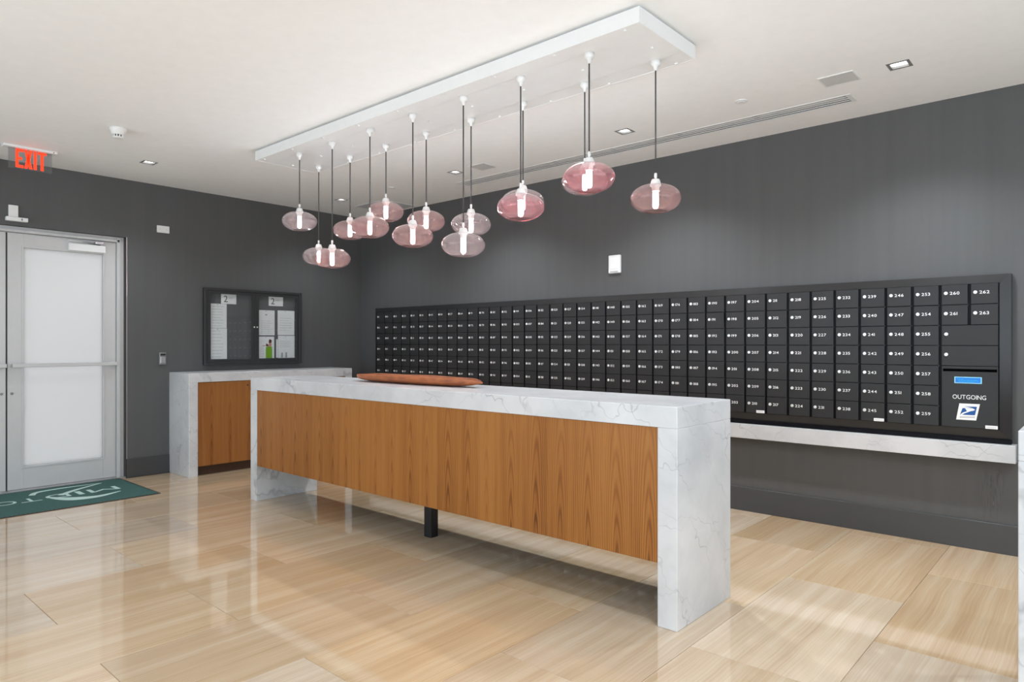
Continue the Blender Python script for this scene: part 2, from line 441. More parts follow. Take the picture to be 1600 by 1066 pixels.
# vein-cut stone tiles in running bond: 0.603 x 1.22 m, long side towards the mailbox wall
TW, TL, G = 0.6035, 1.2175, 0.0022
def tile_mesh(wx, ly):
    return MB().box(G/2, wx-G/2, G/2, ly-G/2, -0.012, 0.0).mesh('floor_tile', 'tile', 0.0008)
full_tile = tile_mesh(TW, TL)
x = 6.67-12*TW
col = 0
while x < RX-0.02:
    wx = min(TW, RX-x)
    xa = x
    if xa < 0: wx += xa; xa = 0
    if wx > 0.05:
        y1 = (-0.15 if col % 2 == 1 else -0.76)
        ys = [0.0]
        while y1 > RY: ys.append(y1); y1 -= TL
        ys.append(RY)
        for ya, yb in zip(ys[1:], ys[:-1]):
            me = full_tile if abs(wx-TW) < 1e-6 and abs(yb-ya-TL) < 1e-4 else tile_mesh(wx, yb-ya)
            inst('floor_tile', me, (xa, ya, 0), floor)
    x += TW; col += 1

# ceiling with real openings for the recessed lamps and the slot diffuser
LAMPS = [(0.80, -0.85), (2.71, -0.85), (4.63, -0.85), (6.54, -0.85), (0.86, -2.97), (6.54, -2.95), (8.46, -0.85), (8.46, -2.95),
         (2.75, -5.3), (4.65, -5.3), (6.54, -5.3), (8.46, -5.3), (2.75, -7.4), (4.65, -7.4), (6.54, -7.4), (8.46, -7.4)]  # lamps right of and behind the view are unseen, added for light
LS = 0.062                    # half opening
SL = (2.40, 6.185, -0.545, -0.375)
holes = [(a-LS, a+LS, b-LS, b+LS) for a, b in LAMPS] + [(SL[0], SL[1], SL[2], SL[3])]
xs = sorted({-0.2, RX}|{round(h[i], 4) for h in holes for i in (0, 1)})
ys = sorted({RY, 0.0}|{round(h[i], 4) for h in holes for i in (2, 3)})
mb = MB(); vid = {}
def cv(i, j):
    if (i, j) not in vid: vid[(i, j)] = len(mb.v); mb.v.append((xs[i], ys[j], H))
    return vid[(i, j)]
for i in range(len(xs)-1):
    for j in range(len(ys)-1):
        cx_, cy_ = (xs[i]+xs[i+1])/2, (ys[j]+ys[j+1])/2
        if any(h[0] < cx_ < h[1] and h[2] < cy_ < h[3] for h in holes): continue
        mb.face([cv(i, j), cv(i, j+1), cv(i+1, j+1), cv(i+1, j)])
mb.box(-0.2, RX, RY, 0.0, H+0.16, H+0.2)
for (x0, x1, y0, y1) in holes:          # sides of each opening
    for a, b in (((x0, y0), (x1, y0)), ((x1, y0), (x1, y1)), ((x1, y1), (x0, y1)), ((x0, y1), (x0, y0))):
        mb.quad((a[0], a[1], H), (b[0], b[1], H), (b[0], b[1], H+0.16), (a[0], a[1], H+0.16))
struct(mb.build('ceiling', 'ceiling'))

struct(box('wall_back', 'wall', (-0.2, RX+0.2, 0.0, 0.2, -0.06, H+0.2)))
DY0, DY1, DZ = -4.80, -2.865, 2.445       # door opening in the left wall
mb = MB(); mb.box(-0.2, 0, DY1, 0.0, -0.06, H+0.2); mb.box(-0.2, 0, RY, DY0, -0.06, H+0.2); mb.box(-0.2, 0, DY0, DY1, DZ, H+0.2)
struct(mb.build('wall_left', 'wall'))
# unseen glazed walls behind the photographer, added as the daylight source
mb = MB(); mb.box(-0.2, RX+0.2, RY-0.2, RY, -0.06, 0.12); mb.box(-0.2, RX+0.2, RY-0.2, RY, 2.88, H+0.2)
mb.box(-0.2, 0.7, RY-0.2, RY, 0.12, 2.88); mb.box(9.9, RX+0.2, RY-0.2, RY, 0.12, 2.88)
struct(mb.build('wall_rear', 'white_wall'))
mb = MB(); mb.box(RX, RX+0.2, RY, 0, -0.06, 0.12); mb.box(RX, RX+0.2, RY, 0, 2.88, H+0.2)
mb.box(RX, RX+0.2, RY, -7.9, 0.12, 2.88); mb.box(RX, RX+0.2, -1.3, 0, 0.12, 2.88)
struct(mb.build('wall_right', 'white_wall'))
def added_window(name, along, a0, a1, wall):
    root = bpy.data.objects.new(name, None); C.objects.link(root); struct(root)
    n = 6
    for k in range(n):
        p, q = a0+(a1-a0)*k/n, a0+(a1-a0)*(k+1)/n
        fr = MB(); t = 0.03
        for (u0, u1, z0, z1) in ((p, q, 0.12, 0.17), (p, q, 2.83, 2.88), (p, p+t, 0.17, 2.83), (q-t, q, 0.17, 2.83)):
            fr.box(*((u0, u1, wall-0.12, wall-0.05) if along == 'x' else (wall+0.05, wall+0.12, u0, u1)), z0, z1)
        fr.build('window_frame', 'alu', root)
        box('pane', 'frosted', (p+t, q-t, wall-0.09, wall-0.08, 0.17, 2.83) if along == 'x' else (wall+0.08, wall+0.09, p+t, q-t, 0.17, 2.83), root)
added_window('window_1', 'x', 0.7, 9.9, RY)
added_window('window_2', 'y', -7.9, -1.3, RX)

struct(box('baseboard_back', 'baseboard', (0.0, RX, -0.014, 0.0, 0.0, 0.192), bevel=0.002))
struct(box('baseboard_left', 'baseboard', (0.0, 0.014, DY1, -2.452, 0.0, 0.192), bevel=0.002))
# worn metal corner bead of the door recess
struct(box('trim_1', 'steel', (-0.004, 0.002, DY1-0.002, DY1+0.004, 0.192, DZ)))
# paint scuffs on the charcoal wall below the shelf
# ------------------------------------------------------------------ entrance doors (left wall)
FX = -0.085                                # face plane of the door leaves
mb = MB()
mb.box(FX-0.06, FX+0.02, -2.91, DY1, 0, DZ); mb.box(FX-0.06, FX+0.035, -2.935, -2.905, 0, 2.43)
mb.box(FX-0.06, FX+0.02, DY0, -2.91, 2.415, DZ); mb.box(FX-0.06, FX+0.035, DY0, -2.91, 2.392, 2.418)
mb.box(FX-0.06, FX+0.02, DY0, DY0+0.045, 0, DZ)
struct(mb.build('trim_2', 'alu', bevel=0.002))
struct(box('trim_3', 'brown_jamb', (FX+0.02, -0.001, DY1-0.006, DY1, 0.0, DZ)))     # dark return of the opening
struct(box('trim_4', 'steel', (FX-0.09, -0.005, DY0, DY1-0.006, -0.004, 0.012)))       # threshold

def leaf(name, y0, y1, hinge_right):
    root = bpy.data.objects.new(name, None); C.objects.link(root); root.location = (FX, (y0+y1)/2, 0); struct(root)
    X0, X1 = FX-0.045, FX
    zt, zb = 2.388, 0.014
    if hinge_right: g0, g1 = y0+0.122, y1-0.116
    else: g0, g1 = y0+0.116, y1-0.122
    gz0, gz1 = 0.222, 2.258
    for nm, d in (('stile', (X0, X1, y0, g0, zb, zt)), ('stile', (X0, X1, g1, y1, zb, zt)), ('top_rail', (X0, X1, g0, g1, gz1, zt)), ('bottom_rail', (X0, X1, g0, g1, zb, gz0))):
        box(nm, 'alu', d, root, 0.0015)
    b = MB(); t = 0.016                    # glazing bead, slightly proud
    for d in ((X1, X1+0.006, g0-t, g0, gz0-t, gz1+t), (X1, X1+0.006, g1, g1+t, gz0-t, gz1+t), (X1, X1+0.006, g0, g1, gz1, gz1+t), (X1, X1+0.006, g0, g1, gz0-t, gz0)): b.box(*d)
    b.build('glazing_bead', 'alu', root, 0.001)
    box('glass_pane', 'frosted', (X1-0.028, X1-0.018, g0, g1, gz0, gz1), root)
    bar = box('push_bar', 'alu', (X1+0.035, X1+0.062, y0+0.026, y1-0.002, 1.145, 1.180), root, 0.003)
    box('bar_bracket', 'alu', (X1, X1+0.036, y0+0.026, y0+0.07, 1.150, 1.175), bar)
    box('bar_bracket', 'alu', (X1, X1+0.036, y1-0.05, y1-0.004, 1.150, 1.175), bar)
    ky = y0+0.032 if hinge_right else y1-0.032
    MB().lathe([(0.012, 0), (0.012, 0.006), (0.008, 0.008)], (X1, ky, 0.905), 16, axis='x').build('key_cylinder', 'trim_grey', root)
    cy0, cy1 = (y1-0.425, y1-0.108) if hinge_right else (y0+0.108, y0+0.425)
    cl = box('door_closer', 'white_metal', (X1, X1+0.055, cy0, cy1, 2.268, 2.338), root, 0.003)
    a = MB(); a.tube((X1+0.03, cy1-0.03, 2.348), (X1+0.075, cy0-0.02, 2.362), 0.007); a.tube((X1+0.03, cy1-0.03, 2.338), (X1+0.03, cy1-0.03, 2.356), 0.012)
    a.box(X1+0.01, X1+0.05, cy1-0.09, cy1-0.02, 2.352, 2.374)
    a.build('closer_arm', 'steel', cl)
    return root
leaf('door_1', -3.838, -2.938, True)
leaf('door_2', -4.752, -3.852, False)
struct(box('trim_5', 'alu_dark', (FX-0.04, FX-0.012, -3.8525, -3.8375, 0.014, 2.388)))  # dark strip filling the gap between the door leaves

# devices on the left wall
t = thing('door_sensor', 'white motion sensor bar with upright plate above the entrance doors', 'sensor', (0, -3.8, 2.48))
box('plate', 'white_plastic', (0, 0.022, -3.852, -3.779, 2.515, 2.625), t, 0.003)
s_ = box('sensor_bar', 'white_plastic', (0, 0.045, -3.875, -3.708, 2.479, 2.516), t, 0.004)
box('sensor_window', 'trim_grey', (0.045, 0.0465, -3.762, -3.75, 2.488, 2.507), s_)
t = thing('cover_plate', 'small white horizontal cover plate right of the doors', 'cover plate', (0, -2.513, 2.53))
box('plate', 'white_plastic', (0, 0.010, -2.576, -2.450, 2.532, 2.606), t, 0.003)
mb = MB()
for yy in (-2.545, -2.481): mb.lathe([(0.005, 0), (0.004, 0.0015)], (0.010, yy, 2.569), 10, axis='x')
mb.build('screws', 'steel', t)
t = thing('access_reader', 'small grey keypad box above the left end of wall counter', 'card reader', (0, -2.52, 1.14))
box('body', 'trim_grey', (0, 0.02, -2.556, -2.486, 1.142, 1.272), t, 0.004)
box('face', 'steel', (0.02, 0.024, -2.546, -2.496, 1.16, 1.225), t, 0.002)
box('slot', 'black', (0.02, 0.0225, -2.546, -2.496, 1.24, 1.258), t)
t = thing('wall_sensor', 'white rectangular alarm unit on the wall above the mailboxes', 'alarm', (4.0, 0, 2.02))
box('body', 'white_plastic', (3.932, 4.062, -0.030, 0, 2.025, 2.195), t, 0.006)
box('vent', 'print_grey', (3.955, 4.04, -0.0312, -0.030, 2.034, 2.045), t)
box('lens', 'sticker_white', (3.952, 4.042, -0.034, -0.030, 2.065, 2.175), t, 0.003)

# ------------------------------------------------------------------ counters
def waterfall(root, x0, x1, y0, y1, top, th, post=True):
    """marble waterfall counter whose front (y0) and back are veneered, the body floats above the floor"""
    sl = box('marble_top', 'marble', (x0, x1, y0, y1, top-th, top), root, 0.0025)
    box('marble_end', 'marble', (x0, x0+th, y0, y1, 0, top-th), root, 0.0025)
    box('marble_end', 'marble', (x1-th, x1, y0, y1, 0, top-th), root, 0.0025)
    a, b = x0+th, x1-th
    box('front_panel', 'veneer', (a+0.001, b-0.001, y0+0.006, y0+0.026, 0.305, top-th-0.001), root, 0.001)
    box('back_panel', 'veneer', (a+0.001, b-0.001, y1-0.028, y1-0.008, 0.305, top-th-0.001), root, 0.001)
    box('underside', 'black', (a+0.001, b-0.001, y0+0.026, y1-0.028, 0.310, 0.335), root)
    if post: box('support_post', 'black', ((a+b)/2-0.055, (a+b)/2+0.015, y0+0.260, y0+0.330, 0, 0.310), root, 0.002)
    return root
isl = thing('reception_island', 'long marble waterfall island with teak front and black post, centre of room', 'counter', (3.9, -2.19, 0))
waterfall(isl, 1.842, 5.951, -2.493, -1.895, 1.067, 0.105)
isl2 = thing('reception_island', 'marble waterfall counter end cut off by the right picture edge', 'counter', (8.3, -2.19, 0))
waterfall(isl2, 7.248, 9.4, -2.493, -1.895, 1.067, 0.105, False)

wc = thing('wall_counter', 'marble waterfall counter with teak doors against the left wall', 'counter', (0.24, -1.47, 0))
WX, WY0, WY1, WT, WTH = 0.483, -2.450, -0.480, 1.062, 0.095
box('marble_top', 'marble', (0.0, WX, WY0, WY1, WT-WTH, WT), wc, 0.0025)
box('marble_end', 'marble', (0.0, WX, WY0, WY0+0.092, 0, WT-WTH), wc, 0.0025)
box('marble_end', 'marble', (0.0, WX, WY1-0.092, WY1, 0, WT-WTH), wc, 0.0025)
box('cabinet_body', 'veneer_y', (0.0, WX-0.035, WY0+0.093, WY1-0.093, 0.10, WT-WTH-0.001), wc)
box('toe_kick', 'toe', (0.0, WX-0.075, WY0+0.093, WY1-0.093, 0.0, 0.10), wc)
n = 3; a0, a1 = WY0+0.093, WY1-0.093
for k in range(n):
    p, q = a0+(a1-a0)*k/n+0.0015, a0+(a1-a0)*(k+1)/n-0.0015
    d = box('door', 'veneer_y', (WX-0.035, WX-0.013, p, q, 0.100, WT-WTH-0.004), wc, 0.001)
    MB().lathe([(0.009, 0), (0.009, 0.003), (0.005, 0.0035)], (WX-0.013, q-0.055, 0.915), 14, axis='x').build('lock', 'brown_jamb', d)

# carved wooden tray on the island
ty = -2.14
tray = thing('wooden_tray', 'long carved reddish wooden boat-shaped tray lying on the island', 'tray', (3.62, ty, 1.067))
mb = MB(); NS, NP = 30, 14
rows = []
for i in range(NS+1):
    u = -1+2*i/NS
    xx = 3.622+0.703*u+0.0
    wdt = 0.100*max(0.0, 1-abs(u)**(4.5 if u < 0 else 3.0))**0.75+0.004
    lift = (0.024 if u < 0 else 0.030)*abs(u)**5
    hgt = 0.062-lift*1.1-(0.016 if u < 0 else 0.022)*abs(u)**8+0.0022*math.sin(7*u+1)
    base = 1.0675+lift
    r = []
    for k in range(NP+1):              # outside, left rim to right rim
        a = PI+PI*k/NP
        r.append((xx, ty+wdt*math.cos(a)*(1.0 if 0 < k < NP else 1.0), base+hgt*(1-abs(math.sin(a))**0.7)))
    wi = max(0.002, wdt-0.012); hi = hgt*0.5
    for k in range(NP+1):              # hollow inside, back again
        a = 2*PI-PI*k/NP
        r.append((xx, ty+wi*math.cos(a), base+hgt-min(hi, wdt)*abs(math.sin(a))**0.7))
    rows.append(r)
R = len(rows[0])
for r in rows: mb.v += r
for i in range(NS):
    for k in range(R):
        j = (k+1) % R; mb.face([i*R+k, (i+1)*R+k, (i+1)*R+j, i*R+j], True)
mb.face(list(range(R))); mb.face([NS*R+k for k in reversed(range(R))])
zmin = min(v[2] for v in mb.v)
mb.v = [(a, b, c-zmin+1.0672) for a, b, c in mb.v]
mb.build('tray_body', 'tray', tray)

# marble shelf below the mailboxes
tag(box('marble_shelf', 'marble', (0.33, 7.035, -0.105, 0.0, 0.606, 0.719), bevel=0.002), 'narrow white marble ledge on the wall beneath the mailboxes', 'shelf')

# ------------------------------------------------------------------ mailboxes
FY = -0.052                              # plate the doors sit on; doors stand 6 mm proud
BX = [0.420, 1.243, 2.077, 2.918, 3.756, 4.591, 5.436, 6.288, 6.947]
ZT, ZB = 1.762, 0.809
PITCH = (ZT-ZB)/7
sr = thing('mailbox_surround', 'dark metal frame running around the whole bank of mailboxes', 'frame', (3.69, 0, 0.72))
o0, o1, zt1, zb1 = 0.375, 7.007, 1.816, 0.749
def bevel_strip(name, pts_out, pts_in):
    mb = MB()
    (a, b), (c, d) = pts_out, pts_in     # outer edge a-b at wall-side lip, inner edge c-d
    yo, yi = -0.046, -0.060
    A0, B0 = (a[0], 0, a[1]), (b[0], 0, b[1]); A, B = (a[0], yo, a[1]), (b[0], yo, b[1]); Cc, D = (c[0], yi, c[1]), (d[0], yi, d[1])
    C0, D0 = (c[0], 0, c[1]), (d[0], 0, d[1])
    i = len(mb.v); mb.v += [A0, B0, A, B, Cc, D, C0, D0]
    for f in ((0, 1, 3, 2), (2, 3, 5, 4), (4, 5, 7, 6), (6, 7, 1, 0), (0, 2, 4, 6), (1, 7, 5, 3)): mb.face(f)
    o = mb.build(name, 'mail_trim', sr)
    bm = bmesh.new(); bm.from_mesh(o.data); bmesh.ops.recalc_face_normals(bm, faces=bm.faces[:]); bm.to_mesh(o.data); bm.free()
i0, i1, zi1, zi0 = BX[0], BX[-1], ZT, ZB
bevel_strip('top_rail', ((o0, zt1), (o1, zt1)), ((i0, zi1), (i1, zi1)))
bevel_strip('bottom_rail', ((o0, zb1), (o1, zb1)), ((i0, zi0), (i1, zi0)))
bevel_strip('side_rail', ((o0, zb1), (o0, zt1)), ((i0, zi0), (i0, zi1)))
bevel_strip('side_rail', ((o1, zb1), (o1, zt1)), ((i1, zi0), (i1, zi1)))
box('lower_spacer', 'mail_body', (o0, o1, -0.062, 0, 0.7195, zb1-0.0005), sr)

GAP, RG = 0.018, 0.0045
def door_mesh(wd, ht):
    return MB().box(0, wd, -0.012, 0, 0, ht).mesh('mailbox_door', 'mail_door', 0.0012)
lock_me = MB().lathe([(0.0118, 0), (0.0118, 0.004), (0.0095, 0.0065)], (0, 0, 0), 14, axis='y').mesh('lock', 'lock')
key_me = MB().box(-0.0016, 0.0016, -0.0075, -0.0064, -0.006, 0.001).mesh('keyhole', 'black')
dcache = {}
num = 1
for mI in range(8):
    x0, x1 = BX[mI], BX[mI+1]
    ncol = 5 if mI < 7 else 4
    last = 35*mI+35
    lab = '%s black mailbox unit from the left, doors %d to %d' % (('first', 'second', 'third', 'fourth', 'fifth', 'sixth', 'seventh', 'eighth')[mI], num, min(last, 263))
    if mI == 7: lab = 'black mailbox unit with doors 246 to 263 and the outgoing mail slot'
    u = thing('mailbox_unit', lab, 'mailbox', (x0, 0, ZB), 'mailbox units in the wall')
    body = MB().box(x0+0.0008, x1-0.0008, FY, -0.0016, ZB+0.0005, ZT-0.0005).build('unit_body', 'mail_body', u)
    cw = (x1-x0)/ncol
    mbk = MB()                               # small hinge knuckles in the gaps between the columns
    for c in range(ncol):
        cx0 = x0+c*cw
        short = mI == 7 and c >= 2
        rows_ = 7 if not short else 2
        wd = round(cw-GAP, 4)
        for r in range(rows_):
            z1 = ZT-r*PITCH-RG/2; z0 = z1-PITCH+RG
            key = (wd, round(z1-z0, 4))
            if key not in dcache: dcache[key] = door_mesh(*key)
            d = inst('mailbox_door', dcache[key], (cx0+GAP*0.62, FY, z0), u)
            lx, lz = cx0+GAP*0.62+0.024, (z0+z1)/2+0.010
            lk = inst('lock', lock_me, (lx, FY-0.012, lz), d)
            t_ = MB(); text(t_, str(num), (lx+0.022, FY-0.0126, lz-0.010), EX, EZ, 0.0195, 1.25, 0.11, off=0.008)
            nm = t_.build('door_number', 'number', d)
            if num == 191:                   # the one door standing slightly ajar
                d.rotation_euler = (math.radians(2.4), 0, math.radians(-1.0))
            num += 1
        for r in range(1, rows_):
            zz = ZT-r*PITCH
            mbk.box(cx0+cw-GAP*0.42, cx0+cw-GAP*0.1, FY-0.010, FY, zz-0.004, zz+0.004)
    mbk.build('hinge_knuckles', 'mail_trim', u)
    if mI == 7:
        xa, xb = x0+2*cw+GAP*0.62, x1-GAP*0.38
        for k in (2, 3):                     # two parcel lockers
            z1 = ZT-k*PITCH-RG/2; z0 = z1-PITCH+RG
            d = inst('parcel_door', MB().box(0, xb-xa, -0.012, 0, 0, z1-z0).mesh('parcel_door', 'mail_door', 0.0012), (xa, FY, z0), u)
            inst('lock', lock_me, (xa+0.026, FY-0.012, (z0+z1)/2+0.008), d)
        z1 = ZT-4*PITCH-RG/2; z0 = ZB+RG/2
        d = inst('outgoing_door', MB().box(0, xb-xa, -0.012, 0, 0, z1-z0).mesh('outgoing_door', 'mail_door', 0.0012), (xa, FY, z0), u)
        yf = FY-0.012
        box('mail_slot', 'void', (xa+0.008, xb-0.006, yf-0.0012, yf, 1.181, 1.199), d)
        s_ = box('blue_sticker', 'sticker_light', (6.701, 6.853, yf-0.0012, yf, 1.103, 1.146), d)
        box('sticker_field', 'sticker_blue', (6.707, 6.847, yf-0.0017, yf-0.0011, 1.108, 1.141), s_)
        mbs = MB(); random.seed(3)
        for zz, xx0, xx1 in ((1.132, 6.714, 6.752), (1.126, 6.722, 6.83), (1.120, 6.722, 6.838), (1.114, 6.726, 6.81)):
            xx = xx0
            while xx < xx1:
                l = random.uniform(0.006, 0.016); mbs.box(xx, min(xx+l, xx1), yf-0.0021, yf-0.0016, zz-0.0016, zz+0.0016); xx += l+0.003
        mbs.build('sticker_print', 'sticker_cyan', s_)
        t_ = MB(); text(t_, 'OUTGOING', (6.691, yf-0.0006, 0.999), EX, EZ, 0.028, 0.93, 0.10); ow = max(v[0] for v in t_.v)
        k_ = (6.876-6.691)/(ow-6.691); t_.v = [(6.691+(v[0]-6.691)*k_, v[1], v[2]) for v in t_.v]
        t_.build('outgoing_lettering', 'number', d)
        # mail carrier emblem: slanted white sticker, blue field, white eagle-head sweep, grey line of print
        def E_(cx_, cy_, yy): return (6.711+(cx_-288)*0.000432, yy, 0.861+(703-cy_)*0.000515+(cx_-288)*0.00002)
        st = MB().prism([E_(*q, yf) for q in ((288, 703), (545, 712), (593, 503), (330, 495))], (0, -0.0012, 0)).build('emblem_sticker', 'sticker_white', d)
        MB().prism([E_(*q, yf-0.0011) for q in ((338, 640), (530, 645), (555, 540), (372, 556))], (0, -0.0006, 0)).build('emblem_field', 'usps_blue', st)
        e2 = MB()
        e2.prism([E_(*q, yf-0.0016) for q in ((338, 642), (375, 612), (428, 596), (412, 566), (395, 556), (440, 552), (500, 556), (530, 572), (522, 584), (470, 596), (400, 622), (352, 648))], (0, -0.0006, 0))
        e2.build('emblem_eagle', 'sticker_white', st)
        e4 = MB().prism([E_(*q, yf-0.0011) for q in ((390, 530), (470, 534), (556, 538), (553, 548), (470, 543))], (0, -0.0006, 0)).build('emblem_crest', 'usps_blue', st)
        e3 = MB(); xx = 335
        while xx < 520:
            l = 9; e3.prism([E_(xx, 680, yf-0.0011), E_(xx+l, 680, yf-0.0011), E_(xx+l+3, 662, yf-0.0011), E_(xx+3, 662, yf-0.0011)], (0, -0.0004, 0)); xx += 13
        e3.build('emblem_print', 'print_grey', st)
    if mI in (5, 6, 7):                      # white maker's label in the lower right corner
        yf = FY-0.012
        q = x1-GAP*0.4-0.002
        lb = box('unit_label', 'sticker_white', (q-0.066, q, yf-0.0015, yf, ZB+0.004, ZB+0.025), u)
        mbs = MB()
        for k in range(9): mbs.box(q-0.060+k*0.006, q-0.0565+k*0.006, yf-0.0019, yf-0.0014, ZB+0.012, ZB+0.016)
        mbs.build('label_print', 'print_grey', lb)

# ------------------------------------------------------------------ notice board on the left wall
nb = thing('notice_board', 'black framed two-door glazed notice board above the wall counter', 'notice board', (0, -1.51, 1.12))
by0, by1, bz0, bz1 = -2.100, -0.912, 1.125, 1.982
mb = MB(); f = 0.030
mb.box(0.0016, 0.055, by0, by0+f, bz0, bz1); mb.box(0.0016, 0.055, by1-f, by1, bz0, bz1); mb.box(0.0016, 0.055, by0+f, by1-f, bz1-f, bz1); mb.box(0.0016, 0.055, by0+f, by1-f, bz0, bz0+f)
mb.build('case', 'board_frame', nb, 0.003)
box('felt_back', 'board_felt', (0.002, 0.012, by0+f, by1-f, bz0+f, bz1-f), nb)
mid = (by0+by1)/2
for a, b, lock_y in ((by0+f, mid, mid-0.018), (mid, by1-f, mid+0.018)):
    d = MB(); t = 0.040; x0, x1 = 0.038, 0.050; a += 0.0015; b -= 0.0015; q0, q1 = bz0+f+0.0015, bz1-f-0.0015
    d.box(x0, x1, a, a+t, q0, q1); d.box(x0, x1, b-t, b, q0, q1); d.box(x0, x1, a+t, b-t, q1-t*0.75, q1); d.box(x0, x1, a+t, b-t, q0, q0+t*0.75)
    d = d.build('board_door', 'board_frame', nb, 0.0015)
    box('glass_pane', 'clear_glass', (0.042, 0.045, a+t, b-t, q0+t*0.75, q1-t*0.75), d)
    MB().lathe([(0.009, 0), (0.009, 0.004), (0.006, 0.006)], (0.050, lock_y, 1.555), 14, axis='x').build('lock', 'lock', d)

def sheet(label, y0, y1, z0, z1, lines, seed, group=None, twist=0.0, x=0.0125):
    root = thing('paper_notice', label, 'paper', (x, (y0+y1)/2, z0), group)
    p = box('sheet', 'paper', (x, x+0.0012, y0, y1, z0, z1), root)
    rnd = random.Random(seed); mb = MB()
    for z in lines:
        yy = y0+0.025; e = y1-0.025-rnd.random()*0.05
        while yy < e:
            l = rnd.uniform(0.012, 0.04); mb.box(x+0.0011, x+0.0017, yy, min(yy+l, e), z-0.0018, z+0.0018); yy += l+0.006
    if lines: mb.build('printed_lines', 'print_grey', p)
    pin = MB().lathe([(0.0045, 0), (0.0045, 0.003), (0.003, 0.005)], (x+0.0012, (y0+y1)/2-0.01, z1-0.012), 10, axis='x').build('pin', 'trim_grey', root)
    root.rotation_euler[0] = twist
    return root, p
def lin(z0, z1, n): return [z1-0.03-(z1-z0-0.055)*k/(n-1) for k in range(n)]
for lab, y0, y1 in (('white card with a large 2 at top of left notice board door', -1.898, -1.722), ('white card with a large 2 at top of right notice board door', -1.326, -1.140)):
    x = 0.0142
    root = thing('number_card', lab, 'card', (x, (y0+y1)/2, 1.812), 'number cards in the notice board')
    p = box('card', 'paper', (x, x+0.0015, y0, y1, 1.812, 1.922), root)
    t_ = MB(); text(t_, '2', (x+0.0022, y0+0.030, 1.832), EY, EZ, 0.072, 1.0); t_.build('numeral', 'print_dark', p)
    mb = MB()
    for k, z in enumerate((1.888, 1.880, 1.872)): mb.box(x+0.0014, x+0.002, y0+0.085, y0+0.150-0.012*k, z-0.0012, z+0.0012)
    mb.build('small_print', 'print_grey', p)
sheet('upper printed sheet of the left column in the notice board', -2.024, -1.833, 1.538, 1.810, lin(1.538, 1.810, 8), 1, 'printed sheets')
sheet('lower printed sheet of the left column in the notice board', -2.024, -1.830, 1.191, 1.535, lin(1.191, 1.535, 9), 2, 'printed sheets')
r_, p_ = sheet('printed sheet with a small logo, upper left in right board door', -1.447, -1.249, 1.462, 1.758, lin(1.462, 1.66, 7), 3, 'printed sheets')
MB().prism([(0.0137, -1.375, 1.700), (0.0137, -1.350, 1.694), (0.0137, -1.340, 1.712), (0.0137, -1.360, 1.716)], (0.0005, 0, 0)).build('logo', 'print_grey', p_)
sheet('plain printed sheet, upper right in right board door', -1.210, -0.988, 1.467, 1.762, lin(1.50, 1.70, 6), 4, 'printed sheets')
r_, p_ = sheet('flyer with a green block and a dark-haired figure in notice board', -1.447, -1.255, 1.191, 1.447, [], 5, 'printed sheets')
box('green_block', 'print_green', (0.0137, 0.0143, -1.362, -1.280, 1.192, 1.327), p_)
fg = MB(); fg.prism([(0.0137, -1.340, 1.327), (0.0137, -1.292, 1.327), (0.0137, -1.288, 1.36), (0.0137, -1.300, 1.385), (0.0137, -1.320, 1.375), (0.0137, -1.330, 1.35)], (0.0006, 0, 0)); fg.build('figure_skin', 'print_skin', p_)
fg = MB(); fg.prism([(0.0140, -1.325, 1.375), (0.0140, -1.292, 1.370), (0.0140, -1.286, 1.400), (0.0140, -1.302, 1.416), (0.0140, -1.322, 1.410)], (0.0006, 0, 0))
fg.prism([(0.0140, -1.362, 1.335), (0.0140, -1.335, 1.330), (0.0140, -1.332, 1.352), (0.0140, -1.355, 1.368)], (0.0006, 0, 0)); fg.build('figure_hair', 'print_brown', p_)
box('red_stripe', 'print_red', (0.0137, 0.0143, -1.405, -1.366, 1.336, 1.343), p_)
mb = MB()
for k in range(7): mb.box(0.0137, 0.0142, -1.435, -1.385 + 0.004*(k % 3), 1.21+k*0.019, 1.2135+k*0.019)
mb.build('printed_lines', 'print_grey', p_)
r_, p_ = sheet('printed sheet with two grey bars, lower right in notice board', -1.205, -0.985, 1.191, 1.460, lin(1.30, 1.42, 4), 6, 'printed sheets')
mb = MB(); mb.box(0.0137, 0.0143, -1.165, -1.140, 1.195, 1.255); mb.box(0.0137, 0.0143, -1.110, -1.085, 1.195, 1.258); mb.build('grey_bars', 'print_grey', p_)
tag(box('paper_slip', 'paper', (0.0125, 0.0135, -1.228, -1.208, 1.195, 1.415)), 'narrow white paper slip between the two lower sheets', 'paper')

